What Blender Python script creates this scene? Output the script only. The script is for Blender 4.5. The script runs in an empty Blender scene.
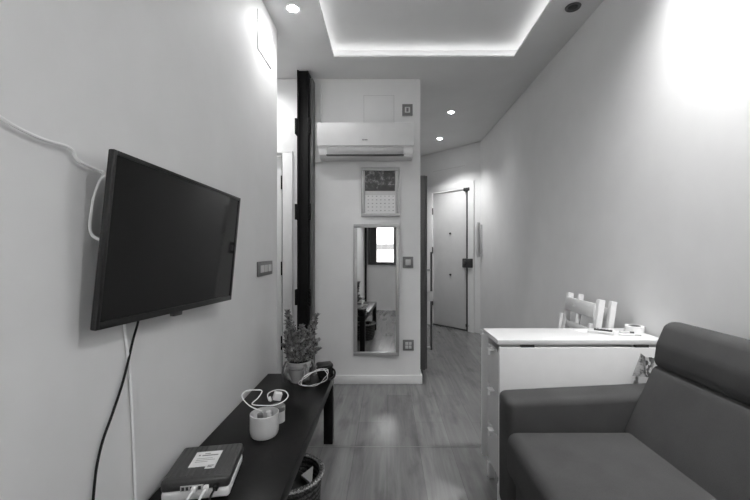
import bpy, bmesh, math, random
from mathutils import Vector, Matrix
random.seed(7)
scene = bpy.context.scene
COL = scene.collection
PI = math.pi
F = 370.0; CZ = 1.17; VX = 387.0; VY = 249.0
CEIL = 2.65; XL = -0.743; XR = 1.29; YB = -0.66; YM = 3.22
def at(px, py, Y):
    return Vector(((px-VX)/F*Y, Y, CZ-(py-VY)/F*Y))
def on_z(px, py, z):
    Y = (CZ-z)*F/(py-VY)
    return Vector(((px-VX)/F*Y, Y, z))

# ------------------------------------------------------------------ materials
def new_mat(name):
    m = bpy.data.materials.new(name); m.use_nodes = True
    nt = m.node_tree; nt.nodes.clear()
    out = nt.nodes.new('ShaderNodeOutputMaterial')
    b = nt.nodes.new('ShaderNodeBsdfPrincipled')
    nt.links.new(b.outputs[0], out.inputs[0])
    return m, nt, b
def g(v): return (v, v, v, 1)
def mat(name, v, rough=.5, metal=0, noise=None, var=.06, bump=0, spec=.5, coat=0):
    """plain grey procedural material with fine noise variation and bump"""
    m, nt, b = new_mat(name)
    b.inputs['Roughness'].default_value = rough
    b.inputs['Metallic'].default_value = metal
    b.inputs['Specular IOR Level'].default_value = spec
    b.inputs['Coat Weight'].default_value = coat
    tc = nt.nodes.new('ShaderNodeTexCoord')
    n = nt.nodes.new('ShaderNodeTexNoise'); n.inputs['Scale'].default_value = noise or 30
    n.inputs['Detail'].default_value = 4
    nt.links.new(tc.outputs['Object'], n.inputs['Vector'])
    r = nt.nodes.new('ShaderNodeValToRGB')
    r.color_ramp.elements[0].position = .3; r.color_ramp.elements[1].position = .7
    r.color_ramp.elements[0].color = g(v*(1-var)); r.color_ramp.elements[1].color = g(min(1, v*(1+var)))
    nt.links.new(n.outputs['Fac'], r.inputs['Fac'])
    nt.links.new(r.outputs['Color'], b.inputs['Base Color'])
    if bump:
        bp = nt.nodes.new('ShaderNodeBump'); bp.inputs['Strength'].default_value = bump
        bp.inputs['Distance'].default_value = .002
        nt.links.new(n.outputs['Fac'], bp.inputs['Height'])
        nt.links.new(bp.outputs['Normal'], b.inputs['Normal'])
    return m
def emit_mat(name, strength):
    m = bpy.data.materials.new(name); m.use_nodes = True
    nt = m.node_tree; nt.nodes.clear()
    out = nt.nodes.new('ShaderNodeOutputMaterial'); e = nt.nodes.new('ShaderNodeEmission')
    e.inputs['Strength'].default_value = strength
    nt.links.new(e.outputs[0], out.inputs[0]); return m

def floor_mat():
    m, nt, b = new_mat('grey oak laminate')
    tc = nt.nodes.new('ShaderNodeTexCoord')
    mp = nt.nodes.new('ShaderNodeMapping'); mp.inputs['Rotation'].default_value = (0, 0, PI/2)
    nt.links.new(tc.outputs['Object'], mp.inputs['Vector'])
    br = nt.nodes.new('ShaderNodeTexBrick')
    br.inputs['Scale'].default_value = 1; br.inputs['Brick Width'].default_value = 1.25
    br.inputs['Row Height'].default_value = .19; br.inputs['Mortar Size'].default_value = .0012
    br.inputs['Mortar Smooth'].default_value = .2; br.offset = .37
    br.inputs['Color1'].default_value = g(.0); br.inputs['Color2'].default_value = g(1.)
    br.inputs['Mortar'].default_value = g(.3)
    nt.links.new(mp.outputs[0], br.inputs['Vector'])
    # grain stretched along the planks (world Y)
    mg = nt.nodes.new('ShaderNodeMapping'); mg.inputs['Scale'].default_value = (16, 1.3, 1)
    nt.links.new(tc.outputs['Object'], mg.inputs['Vector'])
    n = nt.nodes.new('ShaderNodeTexNoise'); n.inputs['Scale'].default_value = 1.6
    n.inputs['Detail'].default_value = 9; n.inputs['Roughness'].default_value = .65; n.inputs['Distortion'].default_value = .6
    nt.links.new(mg.outputs[0], n.inputs['Vector'])
    # knots / cloudy darker patches
    mk = nt.nodes.new('ShaderNodeMapping'); mk.inputs['Scale'].default_value = (6, 2.2, 1)
    nt.links.new(tc.outputs['Object'], mk.inputs['Vector'])
    k = nt.nodes.new('ShaderNodeTexNoise'); k.inputs['Scale'].default_value = 1.5; k.inputs['Detail'].default_value = 3
    nt.links.new(mk.outputs[0], k.inputs['Vector'])
    kr = nt.nodes.new('ShaderNodeValToRGB')
    kr.color_ramp.elements[0].position = .28; kr.color_ramp.elements[0].color = g(.68)
    kr.color_ramp.elements[1].position = .46; kr.color_ramp.elements[1].color = g(1)
    nt.links.new(k.outputs['Fac'], kr.inputs['Fac'])
    gr = nt.nodes.new('ShaderNodeValToRGB')
    gr.color_ramp.elements[0].position = .25; gr.color_ramp.elements[0].color = g(.12)
    gr.color_ramp.elements[1].position = .75; gr.color_ramp.elements[1].color = g(.22)
    nt.links.new(n.outputs['Fac'], gr.inputs['Fac'])
    pr = nt.nodes.new('ShaderNodeMapRange'); pr.inputs['To Min'].default_value = .86; pr.inputs['To Max'].default_value = 1.12
    nt.links.new(br.outputs['Color'], pr.inputs['Value'])
    m1 = nt.nodes.new('ShaderNodeMixRGB'); m1.blend_type = 'MULTIPLY'; m1.inputs[0].default_value = 1
    nt.links.new(gr.outputs[0], m1.inputs[1]); nt.links.new(pr.outputs[0], m1.inputs[2])
    m2 = nt.nodes.new('ShaderNodeMixRGB'); m2.blend_type = 'MULTIPLY'; m2.inputs[0].default_value = 1
    nt.links.new(m1.outputs[0], m2.inputs[1]); nt.links.new(kr.outputs[0], m2.inputs[2])
    m3 = nt.nodes.new('ShaderNodeMixRGB'); m3.inputs[2].default_value = g(.10)
    nt.links.new(br.outputs['Fac'], m3.inputs[0]); nt.links.new(m2.outputs[0], m3.inputs[1])
    nt.links.new(m3.outputs[0], b.inputs['Base Color'])
    rr = nt.nodes.new('ShaderNodeMapRange'); rr.inputs['To Min'].default_value = .14; rr.inputs['To Max'].default_value = .30
    nt.links.new(n.outputs['Fac'], rr.inputs['Value']); nt.links.new(rr.outputs[0], b.inputs['Roughness'])
    bp = nt.nodes.new('ShaderNodeBump'); bp.inputs['Strength'].default_value = .12; bp.inputs['Distance'].default_value = .002
    nt.links.new(n.outputs['Fac'], bp.inputs['Height']); nt.links.new(bp.outputs[0], b.inputs['Normal'])
    return m
def fabric_mat(name, v):
    m, nt, b = new_mat(name)
    b.inputs['Roughness'].default_value = .95; b.inputs['Specular IOR Level'].default_value = .15
    b.inputs['Sheen Weight'].default_value = .0
    tc = nt.nodes.new('ShaderNodeTexCoord')
    n = nt.nodes.new('ShaderNodeTexNoise'); n.inputs['Scale'].default_value = 420; n.inputs['Detail'].default_value = 2
    n2 = nt.nodes.new('ShaderNodeTexNoise'); n2.inputs['Scale'].default_value = 7; n2.inputs['Detail'].default_value = 3
    for q in (n, n2): nt.links.new(tc.outputs['Object'], q.inputs['Vector'])
    ad = nt.nodes.new('ShaderNodeMath'); ad.operation = 'MULTIPLY_ADD'; ad.inputs[1].default_value = .5
    hf = nt.nodes.new('ShaderNodeMath'); hf.operation = 'MULTIPLY'; hf.inputs[1].default_value = .5
    nt.links.new(n2.outputs['Fac'], hf.inputs[0]); nt.links.new(n.outputs['Fac'], ad.inputs[0]); nt.links.new(hf.outputs[0], ad.inputs[2])
    r = nt.nodes.new('ShaderNodeValToRGB'); r.color_ramp.elements[0].position = .3; r.color_ramp.elements[1].position = .7
    r.color_ramp.elements[0].color = g(v*.82); r.color_ramp.elements[1].color = g(v*1.18)
    nt.links.new(ad.outputs[0], r.inputs[0]); nt.links.new(r.outputs[0], b.inputs['Base Color'])
    bp = nt.nodes.new('ShaderNodeBump'); bp.inputs['Strength'].default_value = .25; bp.inputs['Distance'].default_value = .001
    nt.links.new(n.outputs['Fac'], bp.inputs['Height']); nt.links.new(bp.outputs[0], b.inputs['Normal'])
    return m
def weave_mat(name, v0, v1, sx=90, sz=90):
    m, nt, b = new_mat(name); b.inputs['Roughness'].default_value = .85
    tc = nt.nodes.new('ShaderNodeTexCoord')
    w1 = nt.nodes.new('ShaderNodeTexWave'); w1.wave_type = 'BANDS'; w1.bands_direction = 'Z'
    w1.inputs['Scale'].default_value = sz/6.28; w1.inputs['Distortion'].default_value = 3; w1.inputs['Detail'].default_value = 2
    w1.inputs['Detail Scale'].default_value = 6
    nt.links.new(tc.outputs['Object'], w1.inputs['Vector'])
    v = nt.nodes.new('ShaderNodeTexVoronoi'); v.inputs['Scale'].default_value = sx
    nt.links.new(tc.outputs['Object'], v.inputs['Vector'])
    mx = nt.nodes.new('ShaderNodeMath'); mx.operation = 'MULTIPLY'
    nt.links.new(w1.outputs['Fac'], mx.inputs[0]); nt.links.new(v.outputs['Distance'], mx.inputs[1])
    r = nt.nodes.new('ShaderNodeValToRGB'); r.color_ramp.elements[0].position = .05; r.color_ramp.elements[1].position = .5
    r.color_ramp.elements[0].color = g(v0); r.color_ramp.elements[1].color = g(v1)
    nt.links.new(mx.outputs[0], r.inputs[0]); nt.links.new(r.outputs[0], b.inputs['Base Color'])
    bp = nt.nodes.new('ShaderNodeBump'); bp.inputs['Strength'].default_value = .8; bp.inputs['Distance'].default_value = .004
    nt.links.new(mx.outputs[0], bp.inputs['Height']); nt.links.new(bp.outputs[0], b.inputs['Normal'])
    return m
def print_mat(name, stops, scale, seed=0, kind='noise', rough=.35):
    """busy greyscale print (photo page, brochure)"""
    m, nt, b = new_mat(name); b.inputs['Roughness'].default_value = rough
    tc = nt.nodes.new('ShaderNodeTexCoord')
    mp = nt.nodes.new('ShaderNodeMapping'); mp.inputs['Location'].default_value = (seed, seed*.7, seed*1.3)
    nt.links.new(tc.outputs['Object'], mp.inputs[0])
    n = nt.nodes.new('ShaderNodeTexVoronoi' if kind == 'cells' else 'ShaderNodeTexNoise')
    n.inputs['Scale'].default_value = scale
    if kind != 'cells': n.inputs['Detail'].default_value = 6; n.inputs['Roughness'].default_value = .7
    nt.links.new(mp.outputs[0], n.inputs['Vector'])
    r = nt.nodes.new('ShaderNodeValToRGB')
    els = r.color_ramp.elements
    els[0].position, els[1].position = stops[0][0], stops[-1][0]
    els[0].color, els[1].color = g(stops[0][1]), g(stops[-1][1])
    for p, v in stops[1:-1]:
        e = els.new(p); e.color = g(v)
    nt.links.new(n.outputs['Color' if kind == 'cells' else 'Fac'], r.inputs[0]); nt.links.new(r.outputs[0], b.inputs['Base Color'])
    return m
def glass_mat():
    m = bpy.data.materials.new('window glass'); m.use_nodes = True
    nt = m.node_tree; nt.nodes.clear()
    out = nt.nodes.new('ShaderNodeOutputMaterial'); mx = nt.nodes.new('ShaderNodeMixShader')
    t = nt.nodes.new('ShaderNodeBsdfTransparent'); gl = nt.nodes.new('ShaderNodeBsdfGlossy'); gl.inputs['Roughness'].default_value = .02
    fr = nt.nodes.new('ShaderNodeFresnel'); fr.inputs[0].default_value = 1.45
    nt.links.new(fr.outputs[0], mx.inputs[0]); nt.links.new(t.outputs[0], mx.inputs[1]); nt.links.new(gl.outputs[0], mx.inputs[2])
    nt.links.new(mx.outputs[0], out.inputs[0]); return m

M = dict(
    wall=mat('matt white wall paint', .74, .65, noise=6, var=.02, bump=.06, spec=.3),
    ceil=mat('matt white ceiling paint', .70, .8, noise=5, var=.02, spec=.2),
    trim=mat('white satin trim paint', .78, .4, noise=12, var=.02),
    white=mat('white lacquer', .63, .35, noise=15, var=.02), drawer=mat('pale grey drawer lacquer', .50, .4, noise=15, var=.02),
    plastic=mat('white plastic', .78, .3, noise=60, var=.02),
    plate=mat('grey metallic switch plate', .16, .35, noise=80, var=.05),
    rocker=mat('pale rocker plastic', .55, .35, noise=80, var=.03),
    grey=mat('grey painted metal', .085, .4, noise=40, var=.06),
    frame=mat('brushed aluminium frame', .42, .35, metal=.55, noise=90, var=.06),
    black=mat('black satin plastic', .009, .32, noise=120, var=.15),
    blackw=mat('black brown lacquered board', .0045, .34, noise=35, var=.3, bump=.05, spec=.18),
    steel=mat('black painted steel', .007, .45, noise=45, var=.2, bump=.06, spec=.15),
    dark=mat('dark anodised metal', .035, .4, noise=60, var=.2),
    rubber=mat('black rubber cable', .010, .5, noise=100, var=.2, spec=.2),
    cable=mat('white cable sheath', .85, .4, noise=100, var=.03),
    led=emit_mat('led strip glow', 5),
    lamp=emit_mat('downlight glow', 75),
    sofa=fabric_mat('charcoal woven upholstery', .058),
    cloth=fabric_mat('pale grey cloth', .30),
    tissue=fabric_mat('grey gauze wrap', .27),
    pot=mat('grey ceramic', .42, .5, noise=30, var=.08),
    soil=mat('dark moss', .05, .9, noise=90, var=.5, bump=.6),
    leaf=mat('frosted conifer needles', .21, .7, noise=48, var=.9),
    jar=mat('frosted glass jar', .62, .3, noise=20, var=.03, coat=.4),
    paper=mat('white paper', .74, .6, noise=30, var=.03),
    ink=mat('dark print', .05, .6, noise=50, var=.2),
    router=mat('dark grey plastic shell', .045, .38, noise=150, var=.15, bump=.1),
    glass=glass_mat(),
    basket=weave_mat('dark woven seagrass', .006, .075),
    rope=weave_mat('pale braided rope', .06, .42, 160, 120),
    photo=print_mat('dark photo collage', [(.30, .008), (.48, .05), (.58, .20), (.72, .5)], 26, 3.1),
    photob=print_mat('dim photo panel', [(.30, .01), (.55, .035), (.72, .16)], 22, 7.7),
    broch=print_mat('patterned brochure page', [(.0, .02), (.38, .12), (.5, .72), (.9, .8)], 70, 1.7, 'cells'),
    brochg=print_mat('grey brochure cover', [(.36, .05), (.44, .28), (.7, .42)], 34, 4.2),
    facade=mat('pale facade render', .75, .9, noise=3, var=.05),
    curtain=fabric_mat('grey curtain fabric', .33),
    wood=mat('white painted wood', .60, .45, noise=25, var=.03, bump=.05),
)
M['floor'] = floor_mat()
def dates_mat():
    """white page with a grid of small grey date marks"""
    m, nt, b = new_mat('calendar date page'); b.inputs['Roughness'].default_value = .5
    tc = nt.nodes.new('ShaderNodeTexCoord'); mp = nt.nodes.new('ShaderNodeMapping'); mp.inputs['Rotation'].default_value = (PI/2, 0, 0)
    nt.links.new(tc.outputs['Object'], mp.inputs[0])
    br = nt.nodes.new('ShaderNodeTexBrick'); br.offset = 0; br.inputs['Scale'].default_value = 1
    br.inputs['Brick Width'].default_value = .036; br.inputs['Row Height'].default_value = .031; br.inputs['Mortar Size'].default_value = .0125
    br.inputs['Color1'].default_value = g(.25); br.inputs['Color2'].default_value = g(.5); br.inputs['Mortar'].default_value = g(.74)
    nt.links.new(mp.outputs[0], br.inputs['Vector']); nt.links.new(br.outputs['Color'], b.inputs['Base Color'])
    return m
M['dates'] = dates_mat()
mm, nt_, b_ = new_mat('mirror silver')
b_.inputs['Base Color'].default_value = g(.82); b_.inputs['Metallic'].default_value = 1; b_.inputs['Roughness'].default_value = .0
M['mirror'] = mm
mm, nt_, b_ = new_mat('tv screen glass')
b_.inputs['Base Color'].default_value = g(.007); b_.inputs['Roughness'].default_value = .05; b_.inputs['Specular IOR Level'].default_value = .3
M['screen'] = mm

# ------------------------------------------------------------------ mesh helpers
class MB:
    def __init__(s): s.bm = bmesh.new()
    def box(s, lo, hi, bev=0, seg=2, mx=None):
        lo, hi = Vector(lo), Vector(hi)
        r = bmesh.ops.create_cube(s.bm, size=1)
        c, d = (lo+hi)/2, hi-lo
        for v in r['verts']:
            v.co = Vector((v.co.x*d.x, v.co.y*d.y, v.co.z*d.z))+c
        vs = r['verts']
        if bev:
            es = list({e for v in vs for e in v.link_edges})
            rb = bmesh.ops.bevel(s.bm, geom=es, offset=bev, segments=seg, profile=.5, affect='EDGES')
            vs = list({v for f in rb['faces'] for v in f.verts} | {v for v in vs if v.is_valid})
        if mx:
            for v in vs: v.co = mx @ v.co
        return s
    def prism(s, pts, axis, a, b, bev=0, seg=2, mx=None):
        """polygon pts (2D) extruded along axis ('x','y','z') from a to b"""
        def P(p, t):
            return {'x': Vector((t, p[0], p[1])), 'y': Vector((p[0], t, p[1])), 'z': Vector((p[0], p[1], t))}[axis]
        v0 = [s.bm.verts.new(P(p, a)) for p in pts]; v1 = [s.bm.verts.new(P(p, b)) for p in pts]
        n = len(pts); fs = [s.bm.faces.new(v0), s.bm.faces.new(v1[::-1])]
        for i in range(n):
            fs.append(s.bm.faces.new((v0[i], v1[i], v1[(i+1) % n], v0[(i+1) % n])))
        bmesh.ops.recalc_face_normals(s.bm, faces=fs)
        vs = v0+v1
        if bev:
            es = list({e for f in fs for e in f.edges})
            rb = bmesh.ops.bevel(s.bm, geom=es, offset=bev, segments=seg, profile=.5, affect='EDGES', clamp_overlap=True)
            vs = list({v for f in rb['faces'] for v in f.verts} | {v for v in vs if v.is_valid})
        if mx:
            for v in vs: v.co = mx @ v.co
        return s
    def lathe(s, prof, c=(0, 0, 0), n=32, sx=1, sy=1):
        c = Vector(c); rings = []
        for r, z in prof:
            if r < 1e-6: rings.append([s.bm.verts.new(c+Vector((0, 0, z)))])
            else: rings.append([s.bm.verts.new(c+Vector((r*sx*math.cos(2*PI*i/n), r*sy*math.sin(2*PI*i/n), z))) for i in range(n)])
        for A, B in zip(rings, rings[1:]):
            for i in range(n):
                j = (i+1) % n
                if len(A) == 1 and len(B) == 1: continue
                if len(A) == 1: s.bm.faces.new((A[0], B[i], B[j]))
                elif len(B) == 1: s.bm.faces.new((A[i], A[j], B[0]))
                else: s.bm.faces.new((A[i], A[j], B[j], B[i]))
        return s
    def tube(s, pts, r, n=8, closed=False, smooth=5):
        pts = [Vector(p) for p in pts]
        if smooth and len(pts) > 2:
            out = []; N = len(pts)
            for i in range(N if closed else N-1):
                p1, p2 = pts[i], pts[(i+1) % N]
                p0 = pts[i-1] if (i > 0 or closed) else p1
                p3 = pts[(i+2) % N] if (i+2 < N or closed) else p2
                for k in range(smooth):
                    t = k/smooth
                    out.append(.5*((2*p1)+(p2-p0)*t+(2*p0-5*p1+4*p2-p3)*t*t+(3*p1-p0-3*p2+p3)*t**3))
            if not closed: out.append(pts[-1])
            pts = out
        N = len(pts); up = Vector((0.13, .21, .97)).normalized(); rings = []; prev = None
        for i, p in enumerate(pts):
            a = pts[i-1] if (i or closed) else p; b = pts[(i+1) % N] if (i < N-1 or closed) else p
            t = (b-a).normalized()
            x = (prev - t*prev.dot(t)) if prev is not None else t.cross(up)
            if x.length < 1e-5: x = t.cross(Vector((1, 0, 0)))
            x.normalize(); prev = x; y = t.cross(x)
            rings.append([s.bm.verts.new(p+r*(x*math.cos(2*PI*k/n)+y*math.sin(2*PI*k/n))) for k in range(n)])
        for i in range(N if closed else N-1):
            A, B = rings[i], rings[(i+1) % N]
            for k in range(n):
                s.bm.faces.new((A[k], A[(k+1) % n], B[(k+1) % n], B[k]))
        if not closed:
            s.bm.faces.new(rings[0][::-1]); s.bm.faces.new(rings[-1])
        return s
    def cyl(s, p, q, r, n=20): return s.tube([p, q], r, n, smooth=0)
    def xf(s, mx):
        for v in s.bm.verts: v.co = mx @ v.co
        return s
    def build(s, name, m, parent=None, smooth=True):
        bmesh.ops.recalc_face_normals(s.bm, faces=s.bm.faces[:])
        if smooth:
            for f in s.bm.faces: f.smooth = True
            for e in s.bm.edges:
                if len(e.link_faces) == 2 and e.calc_face_angle(0) > math.radians(38): e.smooth = False
        me = bpy.data.meshes.new(name); s.bm.to_mesh(me); s.bm.free()
        me.materials.append(m if not isinstance(m, str) else M[m])
        o = bpy.data.objects.new(name, me); COL.objects.link(o)
        if parent is not None:
            o.parent = parent
            o.matrix_parent_inverse = Matrix.Translation(parent.location).inverted() if parent.parent is None else Matrix.Identity(4)
        return o
def tag(o, label=None, cat=None, group=None, kind=None):
    if label: o['label'] = label
    if cat: o['category'] = cat
    if group: o['group'] = group
    if kind: o['kind'] = kind
    return o
def thing(name, loc, label, cat, group=None):
    o = bpy.data.objects.new(name, None); COL.objects.link(o); o.location = loc; o.empty_display_size = .05
    return tag(o, label, cat, group)
def struct(o): o['kind'] = 'structure'; return o
def bx(lo, hi, **k): return MB().box(lo, hi, **k)

# ================================================================== THE SETTING
struct(bx((-1.9, YB-.12, -.06), (1.45, 7.2, 0)).build('floor', 'floor', smooth=False))
# dropped ceiling with a recessed tray: lip, set-back sides, upper panel
TX0, TX1, TY0, TY1 = -.41, .98, -.35, 2.855
SB = .06; LIP = .014; UP = CEIL+.085
c = MB()
X0, X1, Y0, Y1 = -1.9, 1.45, YB-.12, 7.2
for z1, e in ((CEIL+LIP, 0), (CEIL+.2, SB)):
    z0 = CEIL if e == 0 else CEIL+LIP
    c.box((X0, TY1+e, z0), (X1, Y1, z1)); c.box((X0, Y0, z0), (X1, TY0-e, z1))
    c.box((X0, TY0-e, z0), (TX0-e, TY1+e, z1)); c.box((TX1+e, TY0-e, z0), (X1, TY1+e, z1))
c.box((TX0-SB, TY0-SB, UP), (TX1+SB, TY1+SB, UP+.1))
ceiling = struct(c.build('ceiling', 'ceil', smooth=False))
s = MB(); w = .012; zz = CEIL+LIP
s.box((TX0-SB+.02, TY1+.024, zz), (TX1+SB-.02, TY1+.024+w, zz+.004)); s.box((TX0-SB+.02, TY0-.024-w, zz), (TX1+SB-.02, TY0-.024, zz+.004))
s.box((TX0-.024-w, TY0-.02, zz), (TX0-.024, TY1+.02, zz+.004)); s.box((TX1+.024, TY0-.02, zz), (TX1+.024+w, TY1+.02, zz+.004))
s.build('led_strip', 'led', ceiling)

YLE = 2.50       # end of the television wall
struct(bx((XL-.1, YB, 0), (XL, YLE, CEIL)).build('wall_left', 'wall', smooth=False))
struct(MB().box((-1.8, YLE-.1, 0), (XL-.1, YLE, CEIL)).box((-1.9, YLE-.1, 0), (-1.8, 3.38, CEIL)).build('wall_recess', 'wall', smooth=False))
struct(bx((XR, YB, 0), (XR+.1, 5.25, CEIL)).build('wall_right', 'wall', smooth=False))
# partition with the doorway of the recess at its left end
DX0, DX1, DTOP = -1.62, -.905, 2.0
PX1 = at(420.3, 0, YM).x
struct(MB().box((DX1, YM, 0), (PX1, YM+.16, CEIL)).box((-1.9, YM, 0), (DX0, YM+.16, CEIL)).box((DX0, YM, DTOP), (DX1, YM+.16, CEIL)).build('wall_center', 'wall', smooth=False))
struct(bx((-.42, YM+.16, 0), (-.32, 7.0, CEIL)).build('wall_hall', 'wall', smooth=False))
# angled entrance wall with its door
ED = Vector((1.155-.70, 5.25-5.73, 0)).normalized()      # along the wall, towards the right
EN = Vector((-ED.y, ED.x, 0)) * -1                        # into the room
if EN.y > 0: EN = -EN
def ent(u, n, z): return Vector((.70, 5.73, 0))+ED*u+EN*n+Vector((0, 0, z))
EM = Matrix(((ED.x, EN.x, 0, .70), (ED.y, EN.y, 0, 5.73), (0, 0, 1, 0), (0, 0, 0, 1)))
DW, DH = .66, 2.03
struct(MB().box((-1.45, -.14, 0), (-.03, 0, CEIL)).box((DW+.03, -.14, 0), (.862, 0, CEIL)).box((-.03, -.14, DH+.03), (DW+.03, 0, CEIL)).xf(EM).build('wall_entry', 'wall', smooth=False))
# back wall with window opening
WX0, WX1, WZ0, WZ1 = -.67, -.10, .87, 2.42
struct(MB().box((-.95, YB-.12, 0), (WX0, YB, CEIL)).box((WX1, YB-.12, 0), (1.45, YB, CEIL)).box((WX0, YB-.12, 0), (WX1, YB, WZ0)).box((WX0, YB-.12, WZ1), (WX1, YB, CEIL)).build('wall_back', 'wall', smooth=False))

# window_1
win = thing('window_1', (-.385, YB, WZ0), None, None); struct(win)
fr = MB(); t = .05
ya, yb = YB-.07, YB+.03
fr.box((WX0, ya, WZ0), (WX0+t, yb, WZ1)).box((WX1-t, ya, WZ0), (WX1, yb, WZ1)).box((WX0+t, ya, WZ0), (WX1-t, yb, WZ0+t)).box((WX0+t, ya, WZ1-t), (WX1-t, yb, WZ1))
fr.box((WX0+t, ya+.01, WZ0+t), (WX0+t+.11, yb-.02, WZ1-t))
fr.box((WX1-t-.03, ya+.01, WZ0+t), (WX1-t, yb-.02, WZ1-t))
wf = fr.build('window_frame', 'dark', win, smooth=False)
bx((WX0+t+.11, YB-.035, WZ0+t), (WX1-t-.03, YB-.03, WZ1-t)).build('pane', 'glass', win, smooth=False)

# door_1: white entrance door
d1 = thing('door_1', ent(DW/2, 0, 0), None, None); struct(d1)
def em(mb, name, m, parent=d1): return mb.xf(EM).build(name, m, parent)
leaf = em(bx((.008, -.05, .02), (DW-.035, -.012, DH), bev=.002), 'door_leaf', 'white')
em(MB().box((-.03, -.10, 0), (0, .012, DH+.03)).box((DW, -.10, 0), (DW+.03, .012, DH+.03)).box((0, -.10, DH+.006), (DW, .012, DH+.03))
   .box((-.10, 0, 0), (-.03, .018, DH+.1)).box((DW+.03, 0, 0), (DW+.10, .018, DH+.1)).box((-.03, 0, DH+.03), (DW+.03, .018, DH+.10)), 'door_frame', 'trim')
em(MB().box((DW-.034, -.055, .02), (DW-.006, .004, DH), bev=.003).box((DW-.07, -.02, DH-.035), (DW+.035, .02, DH+.012), bev=.003).box((DW-.04, -.02, .06), (DW+.02, .012, .10), bev=.003), 'bolt_bar', 'dark')
for z in (.35, 1.15, 1.75):
    em(MB().cyl((.004, -.004, z-.05), (.004, -.004, z+.05), .009), 'hinge', 'dark')
lb = em(MB().box((DW-.075, -.02, .905), (DW+.085, .045, 1.035), bev=.008), 'lock_box', 'dark')
em(MB().cyl((DW-.03, .04, .985), (DW-.03, .062, .985), .026), 'lock_cylinder', 'grey', lb)
em(MB().cyl((.335, -.015, 1.40), (.335, 0.0, 1.40), .014), 'peephole', 'dark')
em(MB().box((.335, -.015, .775), (.35, 0.004, .80)).cyl((.342, -.015, .79), (.342, .006, .79), .013), 'keyhole_cover', 'dark')
em(bx((.0, -.05, .0), (DW, -.004, .018)), 'threshold', 'dark')
# faint access hatch line over the door
em(bx((.02, 0, 2.36), (.60, .006, 2.366)), 'seam', 'rocker')

# door_2: white door in the recess beside the steel column
d2 = thing('door_2', (-1.2, YM, 0), None, None); struct(d2)
bx((DX0+.01, YM+.05, .01), (DX1-.026, YM+.09, DTOP-.01)).build('door_leaf', 'trim', d2)
MB().box((DX1, YM-.02, 0), (DX1+.088, YM, DTOP+.02), bev=.003).box((DX0-.09, YM-.02, 0), (DX0, YM, DTOP+.02), bev=.003).box((DX0-.09, YM-.021, DTOP), (DX1+.088, YM-.001, DTOP+.02), bev=.003).build('door_frame', 'trim', d2)
bx((DX1-.024, YM+.055, 0), (DX1-.002, YM+.15, DTOP)).build('shadow_gap', 'black', d2)
for z in (.35, 1.0, 1.75):
    bx((DX1-.02, YM+.0, z-.06), (DX1-.003, YM+.05, z+.06), bev=.002).build('hinge', 'steel', d2)

# baseboards
bb = .075
struct(MB().box((-.56, YM-.016, 0), (PX1+.016, YM, bb), bev=.003).box((PX1, YM, 0), (PX1+.016, YM+.16, bb), bev=.003).build('baseboard_center', 'trim'))
struct(bx((XR-.012, YB, 0), (XR, 5.09, bb), bev=.003).build('baseboard_right', 'trim'))
struct(bx((XL, YB, 0), (XL+.012, YLE, bb), bev=.003).build('baseboard_left', 'trim'))
# thin joint strip across the floor
struct(bx((XL+.02, 2.185, -.004), (1.27, 2.190, .0012)).build('trim_1', 'plate', smooth=False))
# shallow ceiling-height pier of the right wall is plain paint: nothing to add

# ================================================================== THINGS ON THE CENTRE WALL
W = lambda px, py, d=0: at(px, py, YM-d)
def wbox(x0, y0, x1, y1, d0, d1, bev=0, ref=0):
    """box on the centre wall from pixel rectangle (read at depth YM-ref), from d0 to d1 off the wall"""
    a, b = at(x0, y1, YM-ref), at(x1, y0, YM-ref)
    return MB().box((a.x, YM-d1, a.z), (b.x, YM-d0, b.z), bev=bev)
# air conditioner
AD = .20
a0, a1 = at(317.2, 145, YM-AD), at(414, 124, YM-AD)
ac = thing('air_conditioner', ((a0.x+a1.x)/2, YM, a0.z-.07), 'white split air conditioner unit mounted high on the centre wall', 'air conditioner')
zt = a1.z; zb = a0.z
prof = [(YM-.002, zt+.004), (YM-AD+.02, zt+.004), (YM-AD, zt-.004), (YM-AD+.012, zb-.005), (YM-AD+.04, zb-.07), (YM-AD+.07, zb-.085), (YM-.002, zb-.085)]
MB().prism(prof, 'x', a0.x+.006, a1.x-.006, bev=.004).build('body', 'plastic', ac)
MB().prism([(YM-AD-.014, zt+.006), (YM-AD-.002, zt+.008), (YM-AD+.01, zb-.004), (YM-AD-.004, zb-.006)], 'x', a0.x, a1.x, bev=.003).build('front_panel', 'white', ac)
v = MB().prism([(YM-AD+.004, zb-.018), (YM-AD+.034, zb-.072), (YM-AD+.042, zb-.068), (YM-AD+.014, zb-.014)], 'x', a0.x+.075, a1.x-.085, bev=.002).build('louvre', 'rocker', ac)
MB().box((a0.x+.072, YM-AD+.012, zb-.080), (a1.x-.082, YM-AD+.048, zb-.074)).build('outlet_slot', 'black', ac)
lm = MB(); cx = at(365, 0, YM-AD-.014).x; zl = at(0, 139.6, YM-AD-.014).z
for i, (w_, h_) in enumerate(((.006, .007), (.004, .010), (.006, .006), (.006, .008), (.005, .006))):
    lm.box((cx-.022+i*.009, YM-AD-.0145, zl-h_/2), (cx-.022+i*.009+w_, YM-AD-.004, zl+h_/2))
lm.build('logo', 'ink', ac)
# access hatch
h = thing('access_hatch', W(379, 110), 'flush white access hatch in the wall above the air conditioner', 'hatch')
wbox(363.6, 95.3, 394.2, 125, 0, .003).build('rim', 'rocker', h)
wbox(364.2, 95.9, 393.6, 124.4, .001, .006, bev=.001).build('panel', 'wall', h)
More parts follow.
